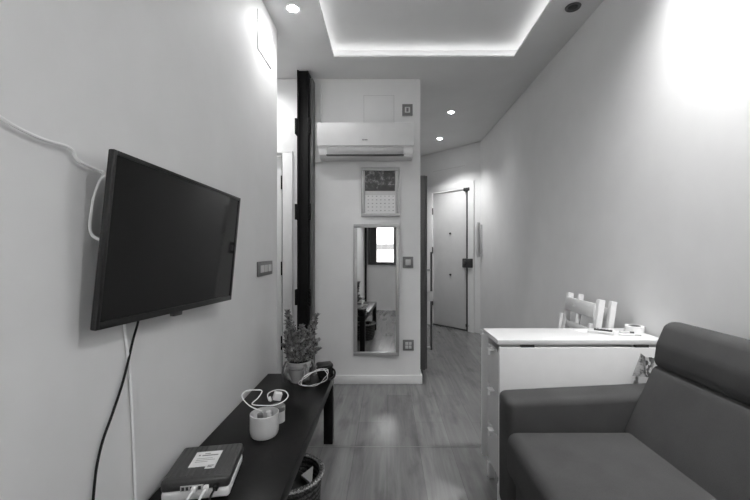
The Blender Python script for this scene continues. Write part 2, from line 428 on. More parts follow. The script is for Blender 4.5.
# switches and socket
def plate(x0, y0, x1, y1, label, cat, name, kind):
    t = thing(name, W((x0+x1)/2, (y0+y1)/2), label, cat)
    wbox(x0, y0, x1, y1, 0, .010, bev=.003).build('cover_plate', 'plate', t)
    mx, my = (x0+x1)/2, (y0+y1)/2
    if kind == 'rocker':
        wbox(mx-2.6, my-2.9, mx+2.6, my+2.9, .006, .014, bev=.002).build('rocker', 'rocker', t)
    elif kind == 'framed':
        wbox(mx-2.6, my-2.8, mx+2.6, my+2.8, .006, .012, bev=.001).build('inner_frame', 'rocker', t)
        wbox(mx-1.1, my-2.0, mx+1.1, my+2.0, .010, .014, bev=.001).build('button', 'plate', t)
    else:
        for dx in (-1.7, 1.7):
            for dy in (-1.8, 1.8):
                wbox(mx+dx-1.4, my+dy-1.5, mx+dx+1.4, my+dy+1.5, .006, .013, bev=.001).build('outlet', 'rocker', t)
plate(402.2, 104.4, 412.6, 116, 'dark grey thermostat plate high on the wall right of the access hatch', 'thermostat', 'wall_thermostat', 'framed')
plate(402.8, 256.6, 413.2, 268, 'single grey light switch beside the upper half of the mirror', 'light switch', 'light_switch', 'rocker')
plate(402.8, 339.6, 413.8, 350.4, 'grey wall socket low beside the bottom of the mirror', 'socket', 'wall_socket', 'socket')
# mirror
def wframe(x0, y0, x1, y1, wd, d1):
    m_ = MB()
    def q(a, b, c_, d): 
        p, r_ = at(a, d, YM), at(c_, b, YM); m_.box((p.x, YM-d1, p.z), (r_.x, YM-.001, r_.z), bev=.003)
    q(x0, y0, x1, y0+wd); q(x0, y1-wd, x1, y1); q(x0, y0+wd, x0+wd, y1-wd); q(x1-wd, y0+wd, x1, y1-wd)
    return m_
mr = thing('wall_mirror', W(376.5, 355), 'tall narrow wall mirror in a slim silver frame', 'mirror')
MROT = Matrix.Translation(W(376.5, 290)) @ Matrix.Rotation(-.04, 4, 'Z') @ Matrix.Translation((0, -.009, 0)) @ Matrix.Translation(-W(376.5, 290))
wframe(353.8, 224.2, 399.3, 355, 3.6, .022).xf(MROT).build('frame', 'frame', mr)
wbox(357, 227.5, 396.2, 351.8, .004, .010).xf(MROT).build('mirror_glass', 'mirror', mr)
# calendar in frame
cal = thing('framed_calendar', W(380, 216), 'silver framed calendar with a dark photo above a white date grid', 'calendar')
wframe(361.4, 168, 399.6, 216.6, 3.0, .024).build('frame', 'frame', cal)
wbox(364, 170, 397, 214, .002, .006).build('backing', 'rocker', cal)
wbox(365, 169.8, 395, 191, .006, .009).build('photo', 'photo', cal)
for (x0, y0, x1, y1) in ((365.4, 183.4, 376.6, 191), (378.2, 185.2, 394.6, 191), (384, 170, 394.6, 177)):
    p, r_ = at(x0, y1, YM), at(x1, y0, YM); MB().box((p.x, YM-.0105, p.z), (r_.x, YM-.006, r_.z)).build('photo_panel', 'photob', cal)
wbox(365, 195.4, 395, 214, .006, .010).build('date_page', 'dates', cal)
# conduit beside column
cd = thing('pipe_conduit', (at(320, 0, YM).x, YM, 1.9), 'thin white pipe with elbow on the wall left of the air conditioner', 'pipe')
px = at(321.5, 0, YM).x
MB().cyl((px, YM-.018, 2.60), (px, YM-.018, 1.965), .008).build('pipe', 'plastic', cd)
MB().tube([(px, YM-.018, 1.97), (px, YM-.02, 1.935), (px-.02, YM-.02, 1.925), (px-.09, YM-.02, 1.925)], .010).build('elbow', 'plastic', cd)

# ================================================================== STEEL COLUMN
YC = 3.08
cx0, cx1 = at(298.2, 0, YC).x, at(313, 0, YC).x
sc_ = thing('steel_column', ((cx0+cx1)/2, YC, 0), 'black painted steel I-beam column from floor to ceiling beside the centre wall', 'column')
m_ = MB()
xa, xb = cx0, at(307.6, 0, YC).x
m_.box((xa, YC-.006, 0), (xb, YC+.004, CEIL), bev=.002)                 # flat web facing the room
m_.box((xa-.004, YC-.025, 0), (xa+.008, YC+.11, CEIL), bev=.002)         # left flange
m_.box((xb, YC-.012, 0), (xb+.008, YC+.11, CEIL), bev=.002)               # right flange
m_.build('beam', 'steel', sc_)
bx((at(310.0, 0, YC+.03).x, YC+.02, 0), (at(313.2, 0, YC+.03).x, YC+.11, CEIL-.05), bev=.002).build('side_channel', 'grey', sc_)
for z_ in (at(0, 127, YC).z, at(0, 212, YC).z, at(0, 297, YC).z):
    p = MB().box((xa-.022, YC-.03, z_-.065), (xa-.004, YC+.06, z_+.065), bev=.003)
    pl = p.build('splice_plate', 'steel', sc_)
    p = MB().box((xb+.008, YC-.026, z_-.07), (xb+.03, YC-.014, z_+.07), bev=.003)
    p2 = p.build('splice_plate', 'steel', sc_)
    b2 = MB()
    for dz in (-.05, -.02, .02, .05): b2.cyl((xb+.019, YC-.026, z_+dz), (xb+.019, YC-.036, z_+dz), .009, n=6)
    b2.build('bolt_row', 'steel', p2)
bx((xa-.03, YC-.035, 0), (xb+.06, YC+.12, .012), bev=.002).build('base_plate', 'steel', sc_)

# ================================================================== LEFT WALL
# breaker panel
def lw(px, py, off=0):
    X = XL+off; Y = X*F/(px-VX); return Vector((X, Y, CZ-(py-VY)/F*Y))
p0, p1 = lw(257.3, 48), lw(270.5, 67)
bp_ = thing('breaker_panel', (XL, (p0.y+p1.y)/2, p0.z), 'flush white breaker panel door high on the left wall', 'breaker panel')
zlo = p0.z; zhi = lw(257.3, 10).z
bx((XL, p0.y-.0025, zlo-.003), (XL+.003, p1.y+.004, zhi+.006)).build('rim', 'rocker', bp_)
bx((XL+.001, p0.y+.001, zlo+.001), (XL+.004, p1.y+.010, zhi+.008), bev=.001).build('panel_door', 'wall', bp_)
# triple switch
p0, p1 = lw(256.6, 276.5), lw(271, 274)
zlo = lw(256.6, 277.0).z; zhi = lw(256.6, 262).z
sw = thing('triple_light_switch', (XL, (p0.y+p1.y)/2, zlo), 'grey three-gang light switch at the end of the left wall', 'light switch')
bx((XL, p0.y, zlo), (XL+.010, p1.y, zhi), bev=.003).build('cover_plate', 'plate', sw)
L_ = p1.y-p0.y
for k in range(3):
    ya = p0.y+L_*(.14+.27*k)
    bx((XL+.006, ya, zlo+.022), (XL+.015, ya+L_*.20, zhi-.022), bev=.002).build('rocker', 'rocker', sw)
# television
Lc, Rc = Vector((-.671, .876, 1.193)), Vector((-.646, 1.575, 1.171))
u = (Rc-Lc).normalized(); tilt = math.radians(4.6)
nrm = Vector((u.y, -u.x, 0)).normalized()             # towards the room (+X)
vv = (Vector((0, 0, 1))*math.cos(tilt)+nrm*math.sin(tilt)); vv = (vv-u*vv.dot(u)).normalized()
nn = u.cross(vv)
if nn.x < 0: nn = -nn
TM = Matrix(((u.x, vv.x, nn.x, 0), (u.y, vv.y, nn.y, 0), (u.z, vv.z, nn.z, 0), (0, 0, 0, 1))); TM.translation = (Lc+Rc)/2
tw, th = (Rc-Lc).length/2, .2165
tv = thing('television', (XL, TM.translation.y, 1.17), 'black flat screen television on a tilting bracket on the left wall', 'television')
def tvp(mb, name, m, parent=tv): return mb.xf(TM).build(name, m, parent)
tvp(MB().box((-tw, -th, -.012), (tw, th, -.004), bev=.003), 'casing', 'black')
tvp(MB().box((-tw, -th, -.008), (-tw+.011, th, .004), bev=.0015).box((tw-.011, -th, -.008), (tw, th, .004), bev=.0015).box((-tw+.01, th-.011, -.008), (tw-.01, th, .004), bev=.0015).box((-tw+.01, -th, -.008), (tw-.01, -th+.018, .004), bev=.0015), 'bezel', 'black')
tvp(MB().box((-tw+.011, -th+.018, -.006), (tw-.011, th-.011, .0005)), 'screen', 'screen')
tvp(MB().box((-.045, -th-.012, -.012), (.0, -th+.002, .003), bev=.002), 'sensor_tab', 'dark')
tvp(MB().box((-.22, -.15, -.032), (.22, .12, -.011), bev=.006), 'rear_bulge', 'black')
MB().box((XL, 1.12, 1.06), (XL+.010, 1.34, 1.30), bev=.002).box((XL+.006, 1.17, 1.12), (XL+.05, 1.19, 1.24)).box((XL+.006, 1.27, 1.12), (XL+.05, 1.29, 1.24)).build('wall_bracket', 'steel', tv)
# antenna cable, loop, power cord, duct
wc = lambda px, py, o=.013: lw(px, py, o)
tag(MB().tube([wc(-12, 108), wc(0, 117), wc(20, 129), wc(45, 140), wc(66, 146), wc(73, 151), wc(77, 159), wc(88, 166), wc(100, 171, .01), wc(104, 173, .03)], .0038).build('antenna_cord', 'cable'),
    'white coaxial cable sagging along the left wall into the top of the television', 'cable')
tag(MB().tube([wc(106, 175, .03), wc(100, 181, .012), wc(94, 197, .008), wc(91, 215, .008), wc(90, 228, .008), wc(93, 236, .012), wc(100, 240, .03)], .0036).build('looped_cord', 'cable'),
    'short white cable looping out from behind the television edge', 'cable')
pw = [(139, 310, .04), (138, 322, .02), (133, 340, .012), (128, 362, .01), (122, 385, .01), (112, 415, .01), (103, 440, .01), (97, 465, .01), (94, 490, .01), (92, 520, .01), (90, 560, .01)]
pw = [wc(a, b, o) for a, b, o in pw]
pw += [Vector((XL+.016, pw[-1].y-.02, .05)), Vector((XL+.02, pw[-1].y-.03, .006)), Vector((XL+.03, pw[-1].y-.2, .005))]
tag(MB().tube(pw, .0032).build('power_cord', 'rubber'), 'black power cord hanging from the television down the left wall', 'power cord')
wd_ = [wc(a, b, .007) for a, b in ((124, 318), (125.5, 335), (128.5, 360), (131, 390), (132.5, 420), (134, 455), (135.5, 500), (136, 540))]
wd_.append(Vector((XL+.02, wd_[-1].y+.01, .006)))
tag(MB().tube(wd_, .0038).build('wall_cable', 'cable'), 'white cable running down the left wall below the television to the floor', 'cable')

# ================================================================== BENCH AND WHAT STANDS ON IT
BZ = .406; BX1 = -.325; BX0 = XL+.014; BY0, BY1 = 1.04, 2.27
be = thing('low_bench', ((BX0+BX1)/2, (BY0+BY1)/2, 0), 'long low black bench along the left wall under the television', 'bench')
bx((BX0, BY0, BZ-.05), (BX1, BY1, BZ), bev=.002).build('bench_top', 'blackw', be)
for x in (BX0, BX1-.055):
    for y in (BY0, BY1-.055):
        bx((x, y, 0), (x+.055, y+.055, BZ-.05), bev=.002).build('leg', 'blackw', be)
bx((BX0+.055, BY0+.02, .10), (BX0+.075, BY1-.02, .14)).build('rail', 'blackw', be)
# router
RZ = BZ
r_ul, r_ur, r_fl, r_fr = (on_z(186, 447, BZ+.070), on_z(245, 442, BZ+.070), on_z(158.5, 482, BZ+.070), on_z(227, 475.5, BZ+.070))
rc = (r_ul+r_ur+r_fl+r_fr)/4; ru = ((r_ur-r_ul)+(r_fr-r_fl)).normalized(); rv = Vector((-ru.y, ru.x, 0))
rw, rl = ((r_ur-r_ul).length+(r_fr-r_fl).length)/4, ((r_ul-r_fl).length+(r_ur-r_fr).length)/4
RM = Matrix(((ru.x, rv.x, 0, rc.x), (ru.y, rv.y, 0, rc.y), (0, 0, 1, BZ), (0, 0, 0, 1)))
ro = thing('internet_router', (rc.x, rc.y, BZ), 'flat dark router over white casing with a label, on the near end of the bench', 'router')
def rp(mb, name, m, parent=ro): return mb.xf(RM).build(name, m, parent)
rp(MB().box((-rw, -rl, .003), (rw, rl, .036), bev=.010, seg=3), 'lower_casing', 'plastic')
rp(MB().box((-rw-.001, -rl-.002, .034), (rw+.001, rl+.002, .070), bev=.010, seg=3), 'upper_shell', 'router')
rg = MB()
for k in range(-5, 6):
    if k: rg.box((k*rw*.17-.003, -rl*.85, .0698), (k*rw*.17+.003, rl*.9, .0706))
rp(rg, 'ridges', 'router')
lab = rp(MB().box((-rw*.42, -rl*.38, .0702), (rw*.42, rl*.52, .0716)).box((rw*.12, -rl*.52, .0702), (rw*.42, -rl*.36, .0716)), 'paper_label', 'paper')
tk = MB()
for (x0, y0, x1, y1) in ((-.30, .26, -.24, .33), (-.18, .24, .34, .30), (-.12, .36, .06, .40), (-.30, .08, .2, .10), (-.30, -.02, .3, .0), (-.30, -.12, .1, -.10), (.18, -.38, .36, -.34), (.18, -.46, .32, -.42)):
    tk.box((rw*x0, rl*y0, .0712), (rw*x1, rl*y1, .0720))
rp(tk, 'label_print', 'plate', lab)
rp(MB().box((-rw*.42, -rl-.004, .036), (rw*.25, -rl+.002, .052)), 'port_strip', 'rocker')
pt = MB()
for k in range(5): pt.box((-rw*.38+k*rw*.12, -rl-.005, .039), (-rw*.38+k*rw*.12+rw*.08, -rl, .049))
rp(pt, 'ports', 'dark')
def rpt(x, y, z): return RM @ Vector((x, y, z))
for nm, m__, x, lab_, dx in (('network_cord', 'cable', .00, 'white network cable plugged into the middle of the router port strip', -.03),
                             ('network_cord', 'cable', .034, 'white network cable plugged beside the dark power plug of the router', -.025),
                             ('adapter_cord', 'rubber', .062, 'dark adapter cable plugged into the right end of the router', -.015)):
    k = thing(nm, rpt(x, -rl-.01, .05), lab_, 'cable', 'router cords')
    MB().box((x-.007, -rl-.022, .038), (x+.007, -rl-.004, .052), bev=.002).xf(RM).build('plug', m__, k)
    MB().tube([(x, -rl-.02, .045), (x-.004, -rl-.05, .042), (x+dx*.5, -rl-.10, .015), (x+dx, -rl-.16, .0065), (x+dx*1.6, -rl-.25, .0065)], .0035).xf(RM).build('lead', m__, k)
# candle jar
jc = on_z(264.5, 434.5, BZ)
jr = 14.0/F*jc.y
jz = CZ-(412.5-VY)/F*jc.y-BZ
j = thing('candle_jar', jc, 'large frosted glass jar holding small items on the middle of the bench', 'jar')
MB().lathe([(0, .006), (jr*.90, .006), (jr*.98, .016), (jr, .03), (jr, jz), (jr-.004, jz+.001), (jr-.005, .035), (0, .033)], jc, sx=1, sy=1).build('glass_body', 'jar', j)
MB().lathe([(0, 0), (jr*.86, 0), (jr*.93, .006), (jr*.95, .014), (jr*.9, .018), (0, .018)], jc).build('base', 'rocker', j)
for (dx, dy, rr_, hh, m__) in ((-.018, .0, .011, jz*.98, 'plate'), (.012, .018, .012, jz*1.0, 'rocker')):
    c_ = jc+Vector((dx, dy, 0))
    tag(MB().lathe([(0, .04), (rr_, .04), (rr_, hh-.004), (rr_*.7, hh), (0, hh)], c_, n=16).build('lip_balm', m__),
        'small dark tube standing inside the frosted jar' if m__ == 'plate' else 'small pale tube standing inside the frosted jar', 'tube')
# small pot behind it
sc2 = on_z(277.5, 421, BZ); sr = 7.2/F*sc2.y
sp = thing('small_jar', sc2, 'small pale lidded jar just behind the large frosted jar', 'jar')
MB().lathe([(0, 0), (sr, 0), (sr, .05), (0, .05)], sc2).build('container', 'rocker', sp)
MB().lathe([(0, .05), (sr*1.05, .05), (sr*1.05, .066), (sr*.97, .07), (0, .07)], sc2).build('lid', 'plate', sp)
# charging cable with adapter, resting on the two jars
Yc = jc.y
cp = [(262, 411, 0), (250, 406, 0), (242, 397, .03), (246, 391, .06), (256, 390, .08), (262, 391, .08), (258, 398, .06), (252, 404, .03), (262, 405.5, .02), (275, 405, .03), (284, 401, .05), (288, 396, .07), (285, 391, .08), (276, 390, .09), (268, 394, .09), (269, 401, .08)]
chc = thing('charging_cable', at(265, 405, Yc), 'white charging cable with square adapter lying over the jars', 'cable')
MB().tube([at(a, b, Yc+o) for a, b, o in cp], .0023, smooth=6).build('lead', 'cable', chc)
pa = at(277.5, 396, Yc+.07)
MB().box((-.017, -.012, -.017), (.017, .012, .017), bev=.004, mx=Matrix.Translation(pa) @ Matrix.Rotation(.3, 4, 'Y') @ Matrix.Rotation(.4, 4, 'Z')).build('adapter', 'plastic', chc)
MB().cyl(at(271, 401, Yc+.07), at(269.5, 397, Yc+.08), .006).build('connector', 'plastic', chc)
# potted conifer
pc = on_z(299, 380.5, BZ); pr = 11.5/F*pc.y
pl = thing('potted_conifer', pc, 'frosted artificial conifer in a grey pot with gauze bow at the bench end', 'potted plant')
ph_ = .118
MB().lathe([(0, 0), (pr*.74, 0), (pr*.80, .01), (pr*.96, ph_-.02), (pr*1.04, ph_-.02), (pr*1.06, ph_), (pr*.95, ph_), (pr*.9, ph_-.015), (0, ph_-.015)], pc).build('pot', 'pot', pl)
MB().lathe([(0, ph_-.004), (pr*.6, ph_-.006), (pr*.9, ph_-.014)], pc).build('soil', 'soil', pl)
wr = MB()
for a0_, ln in ((2.5, .10), (3.3, .105), (4.1, .09), (5.4, .10), (.4, .09)):
    d_ = Vector((math.cos(a0_), math.sin(a0_), 0)); s_ = Vector((-d_.y, d_.x, 0))
    prev = None
    for k in range(7):
        t_ = k/6; c_ = pc+d_*(pr*(1.08+.30*math.sin(t_*PI*.9)))+Vector((0, 0, ph_-.005-ln*t_))
        wd = .008+.022*t_
        row = [wr.bm.verts.new(c_+s_*wd*q+d_*(.006*math.cos(q*5+k))) for q in (-1, -.5, 0, .5, 1)]
        if prev:
            for i in range(4): wr.bm.faces.new((prev[i], prev[i+1], row[i+1], row[i]))
        prev = row
wr.tube([pc+Vector((math.cos(a)*pr*1.02, math.sin(a)*pr*1.02, ph_*.72)) for a in [2*PI*i/16 for i in range(16)]], .006, closed=True, smooth=2)
wrap = wr.build('gauze_bow', 'tissue', pl)
sm = wrap.modifiers.new('thick', 'SOLIDIFY'); sm.thickness = .0015
fo = MB(); st = MB()
def needle(p, d, L, w_):
    d = d.normalized(); s_ = d.cross(Vector((random.uniform(-1, 1), random.uniform(-1, 1), random.uniform(-1, 1)))).normalized(); t_ = d.cross(s_)
    a = fo.bm.verts.new(p); e = fo.bm.verts.new(p+d*L)
    m4 = [fo.bm.verts.new(p+d*L*.45+(s_*math.cos(q)+t_*math.sin(q))*w_) for q in (0, 2.1, 4.2)]
    for i in range(3):
        fo.bm.faces.new((a, m4[i], m4[(i+1) % 3])); fo.bm.faces.new((e, m4[(i+1) % 3], m4[i]))
def spire(base, tip, rad):
    st.tube([base, (base+tip)/2+Vector((0, 0, .004)), tip], .0035, n=6)
    ax = tip-base; n_ = int(26*ax.length/.2)
    for i in range(n_):
        t_ = (i+.5)/n_; p = base+ax*t_; R_ = rad*1.2*(1-t_)**1.15*(.6+.4*min(1, t_*5))
        for q in range(5):
            a = random.uniform(0, 2*PI)
            d = Vector((math.cos(a), math.sin(a), random.uniform(.25, .9)))
            L = R_*random.uniform(.75, 1.15)+.006
            # short side branch with needles
            for s__ in range(5):
                f_ = (s__+1)/5
                b_p = p+d.normalized()*L*f_
                needle(b_p, d+Vector((random.uniform(-.9, .9), random.uniform(-.9, .9), random.uniform(-.2, .9))), random.uniform(.012, .021), .0042)
    for q in range(6): needle(tip-ax.normalized()*.01*q*.5, ax+Vector((random.uniform(-.05, .05),)*3), .018, .002)
top = pc+Vector((0, 0, ph_-.01)); Yp = pc.y
for (x, y, oy, rad) in ((287.5, 311.5, 0, .050), (317, 315, .0, .050), (302, 326, -.02, .050), (295, 333, .05, .05), (309, 333, -.04, .045), (286, 333, -.04, .042), (318, 340, .02, .042), (301, 341, -.07, .042), (283, 345, .02, .034), (320, 349, -.02, .032), (303, 330, .06, .05), (293, 349, -.07, .034), (310, 348, -.08, .034)):
    spire(top+Vector(((x-302)*.0012, oy*.3, 0)), at(x, y, Yp+oy), rad)
fo.build('foliage', 'leaf', pl, smooth=False); st.build('stems', 'soil', pl)
# black pouch and white coil
kc = on_z(325, 372.5, BZ); kc = Vector((-.372, 2.205, BZ))
po = thing('camera_pouch', kc, 'small black pouch with strap lying beside the potted conifer', 'pouch')
pbm = MB().box((-.045, -.035, 0), (.045, .035, .080), bev=.018, seg=3)
bmesh.ops.subdivide_edges(pbm.bm, edges=pbm.bm.edges[:], cuts=1)
for v_ in pbm.bm.verts: v_.co += Vector((math.sin(v_.co.z*90)*.004, math.cos(v_.co.x*70)*.004, math.sin(v_.co.x*60+v_.co.y*50)*.006 if v_.co.z > .02 else 0))
pbm.xf(Matrix.Translation(kc) @ Matrix.Rotation(.4, 4, 'Z')).build('body', 'rubber', po)
MB().box((-.046, -.036, .062), (.046, .036, .086), bev=.01, seg=3, mx=Matrix.Translation(kc) @ Matrix.Rotation(.4, 4, 'Z')).build('flap', 'black', po)
MB().tube([kc+Vector(q) for q in ((.035, .0, .055), (.062, -.02, .045), (.064, -.06, .022), (.03, -.075, .012), (.04, -.04, .03))], .006).build('strap', 'rubber', po)
wcoil = MB(); Yk = 2.02
cpts = []
for i in range(34):
    a = i/34*2*PI*2.6
    r1 = 1+.11*math.sin(i*1.7)
    ctr = at(314, 378.5, Yk)
    cpts.append(ctr+Vector((math.cos(a)*.075*r1, .012*math.sin(i*.9), math.sin(a)*.038*r1+math.cos(a)*.026+.004*math.sin(i))))
tag(wcoil.tube(cpts, .0019, smooth=3).build('coiled_cord', 'cable'), 'white cable coiled in a loop leaning against the black pouch and pot', 'cable')

# basket under the bench
kb = Vector((-.425, 1.60, 0)); br_ = .142; bh = .20
ba = thing('woven_basket', kb, 'dark woven basket with pale rope rim on the floor under the bench', 'basket')
MB().lathe([(0, 0), (br_*.80, 0), (br_*.93, .05), (br_, bh), (br_-.008, bh), (br_*.90, .05), (br_*.75, .012), (0, .012)], kb, n=40).build('body', 'basket', ba)
rm = MB()
for phs in (0, 2.1, 4.2):
    rm.tube([kb+Vector((math.cos(a)*(br_+.006*math.cos(a*22+phs)), math.sin(a)*(br_+.006*math.cos(a*22+phs)), bh+.004+.006*math.sin(a*22+phs))) for a in [2*PI*i/150 for i in range(150)]], .0055, n=6, closed=True, smooth=0)
rm.build('rope_rim', 'rope', ba)
def heap(c, rx, ry, h, name, m, label, cat, n=12, wob=.012, k=0):
    mb = MB(); prof = [(math.cos(t_*PI/2)*1.0, math.sin(t_*PI/2)) for t_ in [i/6 for i in range(7)]]
    mb.lathe([(a*rx if a > 1e-6 else 0, b*h) for a, b in prof]+[], c, n=24, sy=ry/rx)
    for v_ in mb.bm.verts: v_.co += Vector((math.sin(v_.co.y*60+k), math.cos(v_.co.x*55+k), math.sin(v_.co.x*45+v_.co.y*38+k)))*wob
    return tag(mb.build(name, m), label, cat)
heap(kb+Vector((-.012, .0, .13)), .108, .108, .055, 'folded_throw', 'rubber', 'black folded textile filling the woven basket', 'textile')
tri = MB(); tq = [on_z(301.5, 475, .205), on_z(313, 466, .215), on_z(311.8, 484, .20)]
tv0 = [tri.bm.verts.new(p) for p in tq]; tv1 = [tri.bm.verts.new(p-Vector((0, 0, .012))) for p in tq]
tri.bm.faces.new(tv0); tri.bm.faces.new(tv1[::-1])
for i in range(3): tri.bm.faces.new((tv0[i], tv1[i], tv1[(i+1) % 3], tv0[(i+1) % 3]))
tag(tri.build('folded_cloth', 'cloth'), 'pale grey cloth corner lying on top inside the woven basket', 'cloth')

# ================================================================== TALL CABINET PAST THE WALL
tcx = .372
tc_ = thing('tall_cabinet', (.1, 3.75, 0), 'tall grey cabinet edge standing just behind the right end of the centre wall', 'cabinet')
bx((-.30, 3.42, .05), (.355, 4.02, 1.85), bev=.003).build('body', 'grey', tc_)
cdo = bx((.356, 3.425, .06), (tcx, 4.015, 1.848), bev=.003).build('door', 'grey', tc_)
bx((-.28, 3.45, 0), (.33, 4.0, .05)).build('plinth', 'dark', tc_)
hb = tcx+.09; yh = 3.9
hd = bx((hb-.006, yh-.012, CZ-(350-VY)/F*yh), (hb+.016, yh+.012, CZ-(252-VY)/F*yh), bev=.003).build('bar_handle', 'grey', cdo)
for py in (270, 293.5, 299, 350-2):
    z_ = CZ-(py-VY)/F*yh
    bx((tcx-.002, yh-.012, z_-.012), (hb, yh+.012, z_+.012), bev=.003).build('bracket', 'frame', hd)
zz_ = CZ-(296-VY)/F*yh
bx((tcx+.03, yh-.03, zz_-.05), (hb+.02, yh-.012, zz_+.05), bev=.004).build('latch', 'plastic', cdo)
# intercom on right wall near the entrance
ic = Vector((XR, 4.93, CZ+.0))
py = F*XR/(481.5-VX)
inter = thing('hanging_intercom', (XR, py, 1.15), 'white intercom handset on the wall to the right of the entrance door', 'intercom')
bx((XR-.025, py-.05, 1.10), (XR, py+.05, 1.50), bev=.008).build('base', 'rocker', inter)
MB().tube([(XR-.04, py, 1.06), (XR-.056, py, 1.14), (XR-.048, py, 1.28), (XR-.056, py, 1.44), (XR-.04, py, 1.53)], .024, n=10).build('handset', 'rocker', inter)
MB().tube([(XR-.035, py-.01, 1.06), (XR-.05, py-.01, .98), (XR-.04, py-.02, .93), (XR-.03, py-.02, 1.02), (XR-.02, py-.01, 1.06)], .005).build('coiled_lead', 'plastic', inter)

# ================================================================== GATELEG TABLE
gt = thing('gateleg_table', (.9, 1.8, 0), 'white folded gateleg table with drawers in its end, behind the sofa', 'table')
GX0, GX1 = .507, 1.272; GZ = .756
GY0, GY1 = 1.683, 1.935
MB().box((GX0-.004, GY0, GZ-.022), (GX1, GY1, GZ), bev=.003).build('table_top', 'white', gt)
lf = bx((GX0+.004, GY0-.004, .09), (GX1, GY0+.017, GZ-.034), bev=.002).build('drop_leaf', 'white', gt)
for x in (.64, 1.16):
    MB().box((x-.03, GY0-.002, GZ-.036), (x+.03, GY0+.014, GZ-.0215)).build('hinge', 'dark', lf)
bx((GX0-.012, GY1-.012, .10), (GX1, GY1+.008, GZ-.026), bev=.002).build('drop_leaf', 'white', gt)
# carcass
BY0_, BY1_ = GY0+.024, GY1-.02
MB().box((GX0+.014, BY0_, .08), (1.05, BY0_+.014, GZ-.022)).box((GX0+.014, BY1_-.014, .08), (1.05, BY1_, GZ-.022)).box((GX0+.03, BY0_+.014, .08), (1.05, BY1_-.014, .095)).box((1.03, BY0_+.014, .095), (1.05, BY1_-.014, GZ-.022)).build('carcass', 'white', gt)
dz = [(.10, .288), (.298, .486), (.496, .684)]
for za, zb_ in dz:
    dr = bx((GX0+.012, BY0_+.016, za), (GX0+.03, BY1_-.016, zb_), bev=.002).build('drawer_front', 'drawer', gt)
    ym = (BY0_+BY1_)/2
    MB().box((GX0-.012, ym-.022, zb_-.006), (GX0+.014, ym+.022, zb_+.001), bev=.001).box((GX0-.012, ym-.008, zb_-.03), (GX0-.004, ym+.008, zb_), bev=.001).build('pull_tab', 'plastic', dr)
for y in (BY0_, BY1_-.03):
    for x in (GX0+.012, 1.02):
        bx((x, y, 0), (x+.03, y+.03, .08), bev=.002).build('foot', 'white', gt)
gl = MB().box((GX0+.0, GY0-.0, .0), (GX0+.03, GY0+.022, .09), bev=.002).box((GX0+.004, GY0+.0, 0), (1.2, GY0+.02, .03), bev=.002)
gl.build('gate_leg', 'white', gt)
# things on the table
def tabp(px, py): return on_z(px, py, GZ)
nb = tabp(601, 333); nb_m = Matrix.Translation(nb) @ Matrix.Rotation(-.62, 4, 'Z')
n1 = thing('notebook', nb, 'small grey notebook lying near the middle of the white table', 'notebook')
MB().box((-.055, -.032, .0), (.055, .032, .008), bev=.001, mx=nb_m).build('pages', 'paper', n1)
MB().box((-.057, -.034, .008), (.057, .034, .0105), bev=.001, mx=nb_m).build('cover', 'rocker', n1)
rmt = nb_m @ Matrix.Translation((.008, .010, .0105))
r1 = thing('remote_control', rmt.translation, 'dark remote control lying across the notebook', 'remote control')
MB().box((-.04, -.010, 0), (.04, .010, .008), bev=.003, mx=rmt).build('body', 'dark', r1)
bt = MB()
for k in range(5): bt.box((-.032+k*.014, -.004, .0078), (-.026+k*.014, .004, .0092), mx=rmt)
bt.build('buttons', 'rocker', r1)
for (xa_, ya_, xb_, yb_, m__, lab_) in ((619, 332.5, 634, 333.5, 'rocker', 'grey pen nearest the rolled tape on the white table'), (619, 335.3, 641, 336, 'plastic', 'white pen nearest the table edge in front of the other pen')):
    A_, B_ = tabp(xa_, ya_)+Vector((0, 0, .0045)), tabp(xb_, yb_)+Vector((0, 0, .0045))
    pn = thing('pen', (A_+B_)/2, lab_, 'pen')
    MB().cyl(A_, A_.lerp(B_, .72), .0042, n=10).build('barrel', m__, pn)
    MB().cyl(A_.lerp(B_, .72), B_, .0046, n=10).build('cap', 'dark' if m__ == 'rocker' else 'rocker', pn)
tp = tabp(634.5, 330); tp.y = 1.86; tp.x = (634.5-VX)/F*1.86
trr = .043
tr = thing('tape_roll', tp, 'white tape roll with grey core at the wall end of the table', 'tape roll')
MB().lathe([(trr*.62, 0), (trr, 0), (trr, .028), (trr*.62, .028), (trr*.62, 0)], tp).build('tape', 'plastic', tr)
MB().lathe([(trr*.55, 0), (trr*.62, 0), (trr*.62, .029), (trr*.55, .029), (trr*.55, 0)], tp).build('core', 'plate', tr)
pp = tabp(612, 330); 
tag(MB().box((-.10, -.03, 0), (.10, .03, .0015), mx=Matrix.Translation((.985*1.07, 1.875, GZ)) @ Matrix.Rotation(.06, 4, 'Z')).build('paper_sheet', 'paper'), 'thin white paper slip lying between the notebook and the tape roll on the white table', 'paper')

# folding chair leaning on the right wall behind the table
fc = thing('folding_chair', (1.17, 2.12, 0), 'white wooden folding chair leaning folded against the right wall behind the table', 'chair')
YA, YBc = 1.955, 2.315
LEAN = Matrix.Translation((.99, 0, 0)) @ Matrix.Rotation(math.radians(8.5), 4, 'Y')
def fcp(mb, name, m='wood', par=fc): return mb.xf(LEAN).build(name, m, par)
H = .912
for y in (YA, YBc-.03):
    fcp(MB().box((.0, y, 0), (.032, y+.032, H), bev=.003), 'back_post')
    fcp(MB().box((.068, y+.004, .0), (.098, y+.034, H), bev=.003), 'leg')
fcp(MB().box((-.004, YA+.03, .805), (.010, YBc-.02, .885), bev=.003), 'top_rail')
fcp(MB().box((.004, YA+.03, .71), (.016, YBc-.03, .745), bev=.003), 'lower_rail')
fcp(MB().box((.076, YA+.03, .80), (.090, YBc-.02, .87), bev=.003), 'rear_rail')
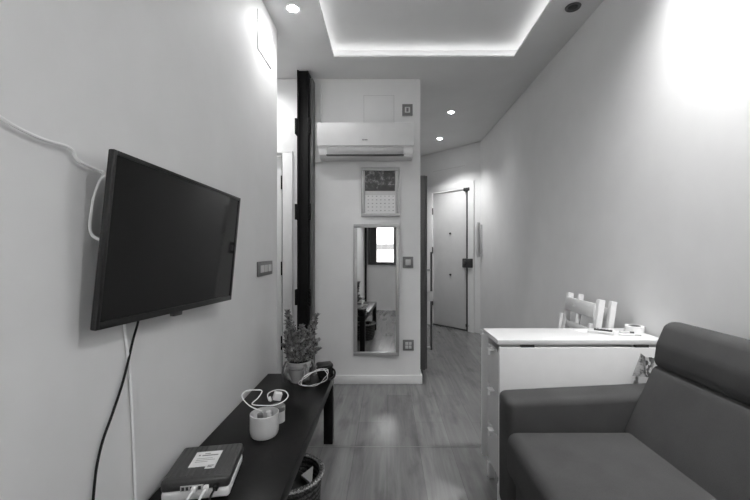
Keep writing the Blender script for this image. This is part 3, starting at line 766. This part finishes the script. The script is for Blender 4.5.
for k in range(5):
    fcp(MB().box((.034, YA+.036, .30+k*.075), (.046, YBc-.03, .355+k*.075), bev=.003), 'seat_slat')
for y in (YA+.036, YBc+.006):
    fcp(MB().box((-.012, y, .28), (.018, y+.026, .775), bev=.004), 'seat_rail')
fcp(MB().box((.076, YA+.036, .10), (.090, YBc-.03, .14), bev=.003), 'stretcher')
fcp(MB().cyl((.008, YA+.25, .845), (-.0055, YA+.25, .845), .009), 'screw_cap', 'rocker')

# ================================================================== SOFA
sf = thing('sofa', (.88, .85, 0), 'charcoal fabric two-seat sofa against the right wall', 'sofa')
SY0, SY1 = -.02, 1.655; AW = .15; SX0, SX1 = .495, 1.27
seatz = .442
def arm(y0, y1):
    pts = [(SX0, .06), (SX0, .547), (SX1-.10, .580), (SX1, .580), (SX1, .06)]
    return MB().prism(pts, 'y', y0, y1, bev=.028, seg=4)
arm(SY1-AW, SY1).build('armrest', 'sofa', sf); arm(SY0, SY0+AW).build('armrest', 'sofa', sf)
ia, ib = SY0+AW+.002, SY1-AW-.002; mid = (ia+ib)/2
bx((SX0+.025, ia, .06), (SX1, ib, .26), bev=.012, seg=3).build('base', 'sofa', sf)
bx((1.17, ia, .25), (SX1, ib, .70), bev=.02, seg=3).build('back_frame', 'sofa', sf)
def puff(mb, amt, axis=2):
    return mb
for (a, b) in ((ia, mid-.002), (mid+.002, ib)):
    cu = MB().box((SX0-.02, a+.002, .262), (1.06, b-.002, seatz), bev=.045, seg=5)
    o = cu.build('seat_cushion', 'sofa', sf)
    # back cushion: leaning pad
    pr_ = [(.955, seatz-.01), (.998, .525), (1.070, .684), (1.084, .700), (1.19, .69), (1.20, seatz-.01)]
    MB().prism(pr_, 'y', a+.003, b-.003, bev=.022, seg=4).build('back_cushion', 'sofa', sf)
    hr = [(1.088, .694), (1.076, .72), (1.086, .79), (1.118, .862), (1.145, .878), (1.19, .874), (1.215, .83), (1.20, .695)]
    MB().prism(hr, 'y', a+.002, b-.002, bev=.020, seg=4).build('headrest', 'sofa', sf)
for x in (SX0+.04, SX1-.08):
    for y in (SY0+.04, SY1-.08):
        MB().cyl((x+.02, y+.02, 0), (x+.02, y+.02, .062), .02).build('foot', 'black', sf)
# brochure on the far armrest
bro = thing('folded_brochure', (1.12, 1.645, .565), 'printed brochure standing half open between the sofa back and the white table', 'brochure')
def quad(pts, name, m):
    mb = MB(); vs = [mb.bm.verts.new(p) for p in pts]; mb.bm.faces.new(vs)
    o = mb.build(name, m, bro, smooth=False); s_ = o.modifiers.new('thick', 'SOLIDIFY'); s_.thickness = .0015; return o
Yb_ = 1.645
p_tl, p_tm, p_bm, p_bl = at(641, 353.5, Yb_+.015), at(645.5, 357, Yb_-.02), at(646, 377, Yb_-.02), at(632.5, 376, Yb_+.015)
p_tr, p_br = at(658, 357.5, Yb_+.01), at(660, 379, Yb_+.01)
quad([p_tl, p_tm, p_bm, p_bl], 'cover_page', 'brochg'); quad([p_tm, p_tr, p_br, p_bm], 'inner_page', 'broch')

# ================================================================== DOWNLIGHTS
def downlight(x, y, label, on=True, power=30, ang=118, blend=.7, tilt=0, name='recessed_downlight'):
    t = thing(name, (x, y, CEIL), label, 'downlight', 'recessed downlights')
    rg_ = MB().lathe([(.030, 0), (.030, -.004), (.043, -.006), (.046, 0), (.030, 0)], (x, y, CEIL), n=28)
    rg_.build('trim_ring', 'plastic' if on else 'grey', t)
    MB().lathe([(0, -.012), (.015, -.011), (.025, -.007), (.030, -.001), (.030, 0), (0, 0)], (x, y, CEIL), n=28).build('lens', 'lamp' if on else 'dark', t)
    if on:
        L = bpy.data.lights.new('downlight_beam', 'SPOT'); L.energy = power; L.spot_size = math.radians(ang); L.spot_blend = blend
        L.shadow_soft_size = .03
        o = bpy.data.objects.new('downlight_beam', L); COL.objects.link(o); o.location = (0, 0, -.025); o.parent = t; o.rotation_euler = (0, math.radians(-tilt), 0)
        # spot points straight down
    return t
def ceil_pt(px, py):
    Y = (CEIL-CZ)*F/(VY-py); return (px-VX)/F*Y, Y
x, y = ceil_pt(293, 8); downlight(x, y, 'lit round downlight in the ceiling strip by the breaker panel', power=15, ang=160, blend=1)
x, y = ceil_pt(451, 112); downlight(x, y, 'lit round hall downlight, nearer of the two before the entrance door', power=9, ang=115)
x, y = ceil_pt(439.7, 138.5); downlight(x, y, 'lit round hall downlight, the one closest to the entrance door', power=48)
x, y = ceil_pt(573, 7); downlight(x, y, 'dark unlit round downlight in the ceiling by the right wall', on=False)
downlight(1.12, 1.2, 'lit round downlight over the sofa close to the right wall', power=138, ang=138, blend=1, tilt=25)
downlight(1.12, .15, 'added unseen fill downlight by the right wall near the window wall', power=38, ang=150)  # added out-of-view fill lamp, brightens the left wall and the near end

downlight(-1.15, 2.85, 'added unseen fill downlight in the recess left of the steel column', power=17, ang=165, blend=.6)  # added lamp hidden behind the left wall, lifts the dark recess

# ================================================================== BEHIND THE CAMERA
tag(bx((-.728, YB+.03, 0), (-.695, YB+.07, CEIL), bev=.003).build('steel_post', 'steel'), 'thin black post beside the window seen in the mirror', 'post')
ef = MB().box((-8, -9.3, -6), (8, -9, 2.5))
ex = thing('exterior_facade', (0, -9, 0), 'pale building facade across the street seen through the window in the mirror', 'building')
ef.build('front_wall', 'facade', ex, smooth=False)
for z in (.35, 1.15, 2.3): bx((-8, -9, z), (8, -8.6, z+.22)).build('ledge', 'grey', ex, smooth=False)

# daylight
wd = bpy.data.worlds.new('sky'); scene.world = wd; wd.use_nodes = True
bg = wd.node_tree.nodes['Background']
sky = wd.node_tree.nodes.new('ShaderNodeTexSky'); sky.sky_type = 'HOSEK_WILKIE'; sky.turbidity = 8
bw = wd.node_tree.nodes.new('ShaderNodeRGBToBW')
wd.node_tree.links.new(sky.outputs[0], bw.inputs[0]); wd.node_tree.links.new(bw.outputs[0], bg.inputs[0])
bg.inputs[1].default_value = 46.0
pl_ = bpy.data.lights.new('window_portal', 'AREA'); pl_.shape = 'RECTANGLE'; pl_.size = WX1-WX0; pl_.size_y = WZ1-WZ0; pl_.cycles.is_portal = True
po_ = bpy.data.objects.new('window_portal', pl_); COL.objects.link(po_); po_.location = ((WX0+WX1)/2, YB-.13, (WZ0+WZ1)/2)
po_.rotation_euler = (PI/2, 0, 0)          # faces into the room (+Y)

# ================================================================== CAMERA
cam = bpy.data.cameras.new('camera'); cam.sensor_width = 36; cam.lens = F/750*36
cam.shift_x = -(VX-375)/750; cam.shift_y = -1/750; cam.clip_start = .02
co_ = bpy.data.objects.new('camera', cam); COL.objects.link(co_); co_.location = (0, 0, CZ); co_.rotation_euler = (PI/2, 0, 0)
scene.camera = co_
vs_ = scene.view_settings; vs_.view_transform = 'Standard'; vs_.look = 'None'; vs_.gamma = 1; vs_.use_curve_mapping = False
vs_.exposure = 0.5
